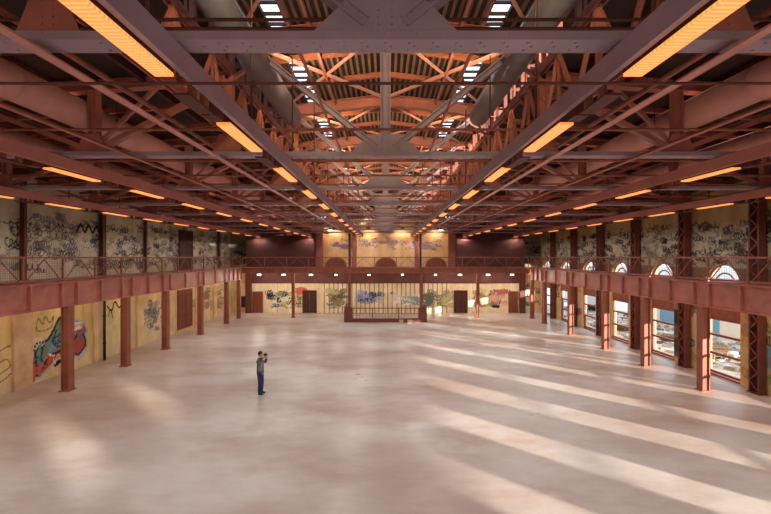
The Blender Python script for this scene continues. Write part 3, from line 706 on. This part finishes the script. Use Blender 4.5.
# left wall pilasters, downpipe, posts; black cabinet
tn=8
for y0,y1,m in ((18.15,19.1,PINKP),(23.2,24.1,PILM),(27.2,27.9,PILM),(31.3,32.0,PILM),(35.6,36.2,PILM),(39.3,40.0,PILM)):
    struct(MB().box(-WX+.005,-WX+.14,y0,y1,0,DECK-.05).build('trim_%d'%tn,m)); tn+=1
t=empty('downpipe',(-WX+.28,23.75,0),'dark vertical drain pipe on the left wall under the gallery','pipe')
MB().cyl((0,0,0),(0,0,DECK-.06),.07,10).build('pipe_run',BLACK,t,True)
for z in (.9,2.4,3.8): MB().cyl((0,0,z),(0,0,z+.1),.09,10).build('collar',BLACK,t,True)
for k,(y,w) in enumerate(((18.5,.14),(23.7,.3),(27.9,.12),(40.2,.2))):
    t=empty('wall_post',(-WX+.22,y,DECK),'%s dark steel post from the front on the upper left wall'%ORD[k],'post','posts on the upper left wall')
    MB().ibar((0,0,.02),(0,0,zlow(WX)-DECK-.25),.2,w,.025,(0,1,0)).build('shaft',DARK,t); MB().box(-.14,.14,-w/2-.04,w/2+.04,0,.02).build('base_plate',DARK,t)
t=empty('wall_cabinet',(-14.45,YB-.28,.6),'black box cabinet on the back wall in the far left corner','cabinet')
MB().box(-.24,.24,0,.27,0,1.12).build('body',BLACK,t); d_=MB().box(-.22,.22,-.03,0,.02,1.1).build('door',BLACK,t); MB().cyl((.17,-.03,.55),(.17,-.06,.55),.025,8).build('handle',GREYDUCT,d_)

# laced columns on the right wall
LACE=mat('dark_red_brown_steel',lin(112,58,48),.55,0,.2,2)
def laced(loc,label,h):
    t=empty('laced_column',loc,label,'column','laced steel columns on the right wall')
    for s in (-1,1): MB().box(-.16,.16,s*.22-.03,s*.22+.03,.03,h).build('channel',DARK if False else LACE,t)
    b=MB(); n=int(h/.36)
    for k in range(n):
        z0=.15+k*.36; a=-1 if k%2 else 1
        b.bar((-.17,-.2*a,z0),(-.17,.2*a,z0+.36),.05,.02,(1,0,0))
    b.build('lacing',LACE,t)
    MB().box(.1,.14,-.2,.2,.03,h).build('back_plate',DARK,t)
    MB().box(-.22,.22,-.32,.32,0,.03).build('base_plate',LACE,t)
    return t
# two flights: below the deck and above it
l1=l2=None
for k,y in enumerate([13.6+4.4*i for i in range(7)]):
    la='%s laced brown column from the front against the right wall, below the gallery'%ORD[k]; lb='%s laced brown column from the front against the upper right wall'%ORD[k]
    if l1 is None: l1=laced((WX-.24,y,0),la,DECK-.06); l2=laced((WX-.24,y,DECK),lb,zlow(WX)-DECK-.1)
    else: dup(l1,(WX-.24,y,0),la); dup(l2,(WX-.24,y,DECK),lb)

# stair enclosure in front of the back gallery
t=empty('stair_enclosure',(0,37.5,0),'low dark red railed enclosure round a stair opening before the back wall','stair enclosure')
MB().box(-3.62,3.62,0,.14,0,.34).build('kerb',LACE,t)
for s in (-1,1):
    pts=[(3.62*s,.02),(2.85*s,.02),(2.85*s,1.02)]+[((3.22+.4*math.sin(a))*s,.98+.4*math.cos(a)) for a in np.linspace(-.9,math.pi/2,8)]
    MB().prism(pts,'y',-.02,-.0+.0).build('end_panel',LACE,t)
    MB().prism([(a_,z) for a_,z in ((0.0,.02),(2.5,.02),(2.5,1.35),(0.0,1.35))],'x',3.58*s-.02,3.58*s+.02).build('side_panel',LACE,t)
MB().box(-3.4,3.4,.03,.1,1.2,1.27).build('top_rail',LACE,t); MB().box(-3.4,3.4,.05,.08,.75,.79).build('mid_rail',LACE,t)
for x in (-2.9,-1.15,1.15,2.9): MB().box(x-.04,x+.04,.02,.1,.34,1.2).build('post',LACE,t)
b=MB()
for x in np.arange(-2.8,2.85,.28):
    b.box(x-.012,x+.012,.055,.075,.34,1.2)
b.build('balusters',WIRE,t)
for k,(x,w) in enumerate(((1.35,.34),(2.1,.42))):
    t=empty('cardboard_box',(x,37.05,0),'small pale box on the floor before the stair enclosure, %s of two'%('left' if k==0 else 'right'),'box','pale boxes by the stair enclosure',.2*k-.1)
    MB().box(-w/2,w/2,-.16,.16,0,.26).build('carton',TRIMM,t); MB().box(-w/2-.01,w/2+.01,-.17,-.0,.26,.275).box(-w/2-.01,w/2+.01,.01,.17,.26,.275).build('flaps',TRIMM,t)

# ------------------------------------------------------------------ outside the right windows
t=empty('storage_shed',(24.2,34,-.12),'long pale blue shed outside the right windows','shed')
b=MB().box(0,5,-7,9,0,3.3)
b.build('walls',BLUEW,t); MB().prism([(-.25,3.3),(5.25,3.3),(2.5,4.2)],'y',-7.2,9.2).build('roof',WHITEP,t)
for y in (-4,0,5): MB().box(-.04,0,y-1.1,y+1.1,0,2.6).build('roller_door',WHITEP,t)
def trailer(loc,label,rz,m):
    t=empty('box_trailer',loc,label,'trailer','trailers parked outside',rz)
    MB().box(-1.2,1.2,-3.2,3.2,.9,3.2).build('body',m,t); MB().box(-.5,.5,-3.1,3.0,.7,.9).build('chassis',BLACK,t)
    for x in (-1.05,1.05):
        for y in (-2.2,-1.2,2.4): MB().cyl((x-.13,y,.45),(x+.13,y,.45),.45,16).build('wheel',BLACK,t)
trailer((21.0,47.5,-.12),'white box trailer parked outside beyond the blue shed',.1,WHITEP)
trailer((27.5,22.5,-.12),'white box trailer parked outside nearest the front window',.5,WHITEP)
rnd=random.Random(5)
b=MB()
for k in range(520):
    x=rnd.uniform(17.2,23.6); y=rnd.uniform(14,48); s=rnd.uniform(.08,.34); a=rnd.uniform(0,3.1); h=rnd.uniform(.05,.3)
    c,sn=math.cos(a),math.sin(a); pts=[(x+c*s-sn*s*.6,y+sn*s+c*s*.6),(x-c*s-sn*s*.6,y-sn*s+c*s*.6),(x-c*s+sn*s*.6,y-sn*s-c*s*.6),(x+c*s+sn*s*.6,y+sn*s-c*s*.6)]
    b.prism(pts,'z',-.13,-.12+h)
o=b.build('rubble',SCRAP); tag(o,'grey and white rubble strewn over the yard outside the right windows','rubble',kind='stuff')
base=None
for k,(x,y,a) in enumerate(((18.6,24.5,.3),(19.6,29.6,.8),(20.3,26.4,1.2),(18.9,33.6,.1),(19.2,21.3,.6))):
    lab='weathered timber pallet stack in the yard, %s from the front'%ORD[[1,3,2,4,0][k]]
    if base is None:
        base=empty('pallet_stack',(x,y,-.12),lab,'pallets','pallet stacks in the yard',a)
        for z in range(3):
            b=MB()
            for q in range(6): b.box(-.6,.6,-.5+q*.18,-.38+q*.18,z*.16+.1,z*.16+.13)
            for q in (-.55,0,.45): b.box(q,q+.1,-.5,.52,z*.16,z*.16+.1)
            b.build('pallet',OCHRE,base)
    else: dup(base,(x,y,-.12),lab,None,a)

# ------------------------------------------------------------------ person taking a photograph
SKIN=mat('skin',lin(206,150,122),.6,0,.06,6); SHIRT=mat('grey_cloth',lin(74,72,78),.9,0,.15,20); JEANS=mat('blue_denim',lin(44,58,92),.9,0,.2,20)
HAIR=mat('dark_hair',lin(46,28,24),.7,0,.2,30); SHOE=mat('dark_shoe',lin(48,40,40),.7,0,.1,10); WHT=mat('white_cloth',lin(206,206,204),.9,0,.05,9)
def skin_obj(name,m,nodes,edges,parent,root=0,sub=2):
    me=bpy.data.meshes.new(name); me.from_pydata([n[:3] for n in nodes],edges,[]); o=bpy.data.objects.new(name,me); C.objects.link(o); o.parent=parent
    bm=bmesh.new(); bm.from_mesh(me); ly=bm.verts.layers.skin.verify(); bm.verts.ensure_lookup_table()
    for i,n in enumerate(nodes):
        d=bm.verts[i][ly]; d.radius=(n[3],n[4] if len(n)>4 else n[3]); d.use_root=(i==root)
    bm.to_mesh(me); bm.free(); me.materials.append(m)
    mo=o.modifiers.new('s','SKIN'); mo.use_smooth_shade=True; sb=o.modifiers.new('u','SUBSURF'); sb.levels=sub; sb.render_levels=sub
    return o
def bake(o):
    dg=bpy.context.evaluated_depsgraph_get(); me=bpy.data.meshes.new_from_object(o.evaluated_get(dg)); m=o.data.materials[0]
    o.modifiers.clear(); o.data=me
    if not me.materials: me.materials.append(m)
    for p in me.polygons: p.use_smooth=True
    return o
PX,PY=-5.21,17.9
P=empty('person',(PX,PY,0),'person in grey shirt and blue jeans standing with a camera raised to the face','person',None,-.12)
# figure faces +X; y is sideways
nodes=[(0,0,.95,.105,.125),(0,0,1.12,.115,.14),(.0,0,1.30,.125,.165),(-.01,0,1.43,.09,.13),(0,0,1.50,.055),(.02,0,1.57,.07),(.035,0,1.66,.085,.08),(.02,0,1.72,.075)]
edges=[(0,1),(1,2),(2,3),(3,4),(4,5),(5,6),(6,7)]
for s in (-1,1):
    i=len(nodes); nodes+=[(-.01,.17*s,1.42,.06),(.13,.25*s,1.25,.046),(.19,.17*s,1.46,.036),(.205,.105*s,1.55,.028),(.215,.08*s,1.585,.03,.022)]
    edges+=[(3,i),(i,i+1),(i+1,i+2),(i+2,i+3),(i+3,i+4)]
    i=len(nodes); nodes+=[(0,.095*s,.86,.08),(.03,.11*s,.5,.062),(-.0,.115*s,.1,.042)]
    edges+=[(0,i),(i,i+1),(i+1,i+2)]
body=skin_obj('body',SKIN,nodes,edges,P); bake(body)
# face and fingers joined into the body mesh
bm=bmesh.new(); bm.from_mesh(body.data)
def blob(c,r,sc=(1,1,1)):
    bmesh.ops.create_uvsphere(bm,u_segments=10,v_segments=8,radius=r,matrix=Matrix.Translation(c)@Matrix.Diagonal((*sc,1)))
blob((.128,0,1.64),.02,(1,.8,1.4)); blob((.112,0,1.595),.016,(1,1.6,.6)); blob((.03,.085,1.645),.024,(.8,.4,1.3)); blob((.03,-.085,1.645),.024,(.8,.4,1.3))
for s in (-1,1): blob((.112,.034*s,1.665),.012)
bm.to_mesh(body.data); bm.free()
fn=[];fe=[]
for s in (-1,1):
    for q in range(4):
        i=len(fn); L=(.03,.034,.032,.026)[q]; z=1.60-.017*q
        fn+=[(.22,.07*s,z,.011),(.242,.062*s,z+.004,.010),(.25,(.062-L*.6)*s,z+.006,.009),(.242,(.062-L)*s,z+.004,.008)]; fe+=[(i,i+1),(i+1,i+2),(i+2,i+3)]
    i=len(fn); fn+=[(.205,.07*s,1.57,.012),(.2,.045*s,1.585,.011),(.208,.022*s,1.592,.009)]; fe+=[(i,i+1),(i+1,i+2)]
# each finger chain is its own island: skin every one separately, then merge into the body mesh
bmB=bmesh.new(); bmB.from_mesh(body.data)
i=0
for ln in [4,4,4,4,3]*2:
    o=skin_obj('finger',SKIN,fn[i:i+ln],[(k,k+1) for k in range(ln-1)],P,0,1); bake(o); bmB.from_mesh(o.data); bpy.data.objects.remove(o); i+=ln
bmB.to_mesh(body.data); bmB.free()
for p in body.data.polygons: p.use_smooth=True
n2=[(0,0,.80,.15,.185),(0,0,.96,.152,.185),(0,0,1.12,.148,.178),(0,0,1.30,.152,.195),(-.01,0,1.44,.11,.16),(0,0,1.52,.07)]; e2=[(0,1),(1,2),(2,3),(3,4),(4,5)]
for s in (-1,1):
    i=len(n2); n2+=[(-.01,.18*s,1.42,.085),(.13,.255*s,1.25,.068),(.195,.17*s,1.47,.055)]; e2+=[(4,i),(i,i+1),(i+1,i+2)]
bake(skin_obj('shirt',SHIRT,n2,e2,P))
bake(skin_obj('undershirt',WHT,[(0,0,.79,.155,.182),(0,0,.93,.15,.18)],[(0,1)],P))
n3=[(0,0,1.06,.132,.16),(0,0,.88,.14,.17)]; e3=[(0,1)]
for s in (-1,1):
    i=len(n3); n3+=[(0,.1*s,.8,.105),(.03,.112*s,.5,.078),(0,.117*s,.06,.068)]; e3+=[(1,i),(i,i+1),(i+1,i+2)]
bake(skin_obj('jeans',JEANS,n3,e3,P))
for s in (-1,1):
    bake(skin_obj('shoe',SHOE,[(-.05,.117*s,.047,.045),(.06,.12*s,.042,.045),(.17,.125*s,.032,.032)],[(0,1),(1,2)],P))
b=MB(); 
for zz,rr in ((1.655,.094),(1.70,.1),(1.74,.09),(1.775,.06),(1.79,.02)): pass
b.cyl((-.02,0,1.60),(-.005,0,1.70),.075,14,.098).cyl((-.005,0,1.70),(.01,0,1.755),.098,14,.08).cyl((.01,0,1.755),(.015,0,1.79),.08,14,.02)
b.build('hair',HAIR,P,True)
t=empty('photo_camera',(PX,PY,0),'small dark camera held up to the face by the standing person','camera',None,-.12)
MB().box(.185,.232,-.075,.075,1.60,1.69).build('camera_body',BLACK,t); MB().cyl((.232,0,1.643),(.31,0,1.643),.034,14).build('lens',BLACK,t)
MB().box(.19,.228,-.03,.03,1.69,1.712).build('viewfinder',BLACK,t)

# ------------------------------------------------------------------ camera, sun, sky
cd=bpy.data.cameras.new('view_camera'); co=bpy.data.objects.new('view_camera',cd); C.objects.link(co)
co.location=(0,0,H); co.rotation_euler=(math.pi/2,0,0); cd.sensor_width=36; cd.lens=430/771*36; cd.clip_end=600
bpy.context.scene.camera=co
sd=bpy.data.lights.new('sun','SUN'); sd.energy=16; sd.angle=.017; sd.color=(1,.9,.76)
so=bpy.data.objects.new('sun',sd); C.objects.link(so)
so.rotation_euler=Vector((-.735,.678,-.140)).to_track_quat('-Z','Y').to_euler()
w=bpy.data.worlds.new('World'); bpy.context.scene.world=w; w.use_nodes=True
bg=w.node_tree.nodes['Background']; bg.inputs['Color'].default_value=(.76,.87,1,1); bg.inputs['Strength'].default_value=2.3
sc=bpy.context.scene
sc.view_settings.view_transform='Standard'; sc.view_settings.look='None'; sc.view_settings.gamma=1; sc.view_settings.use_curve_mapping=False
sc.view_settings.exposure=0.0
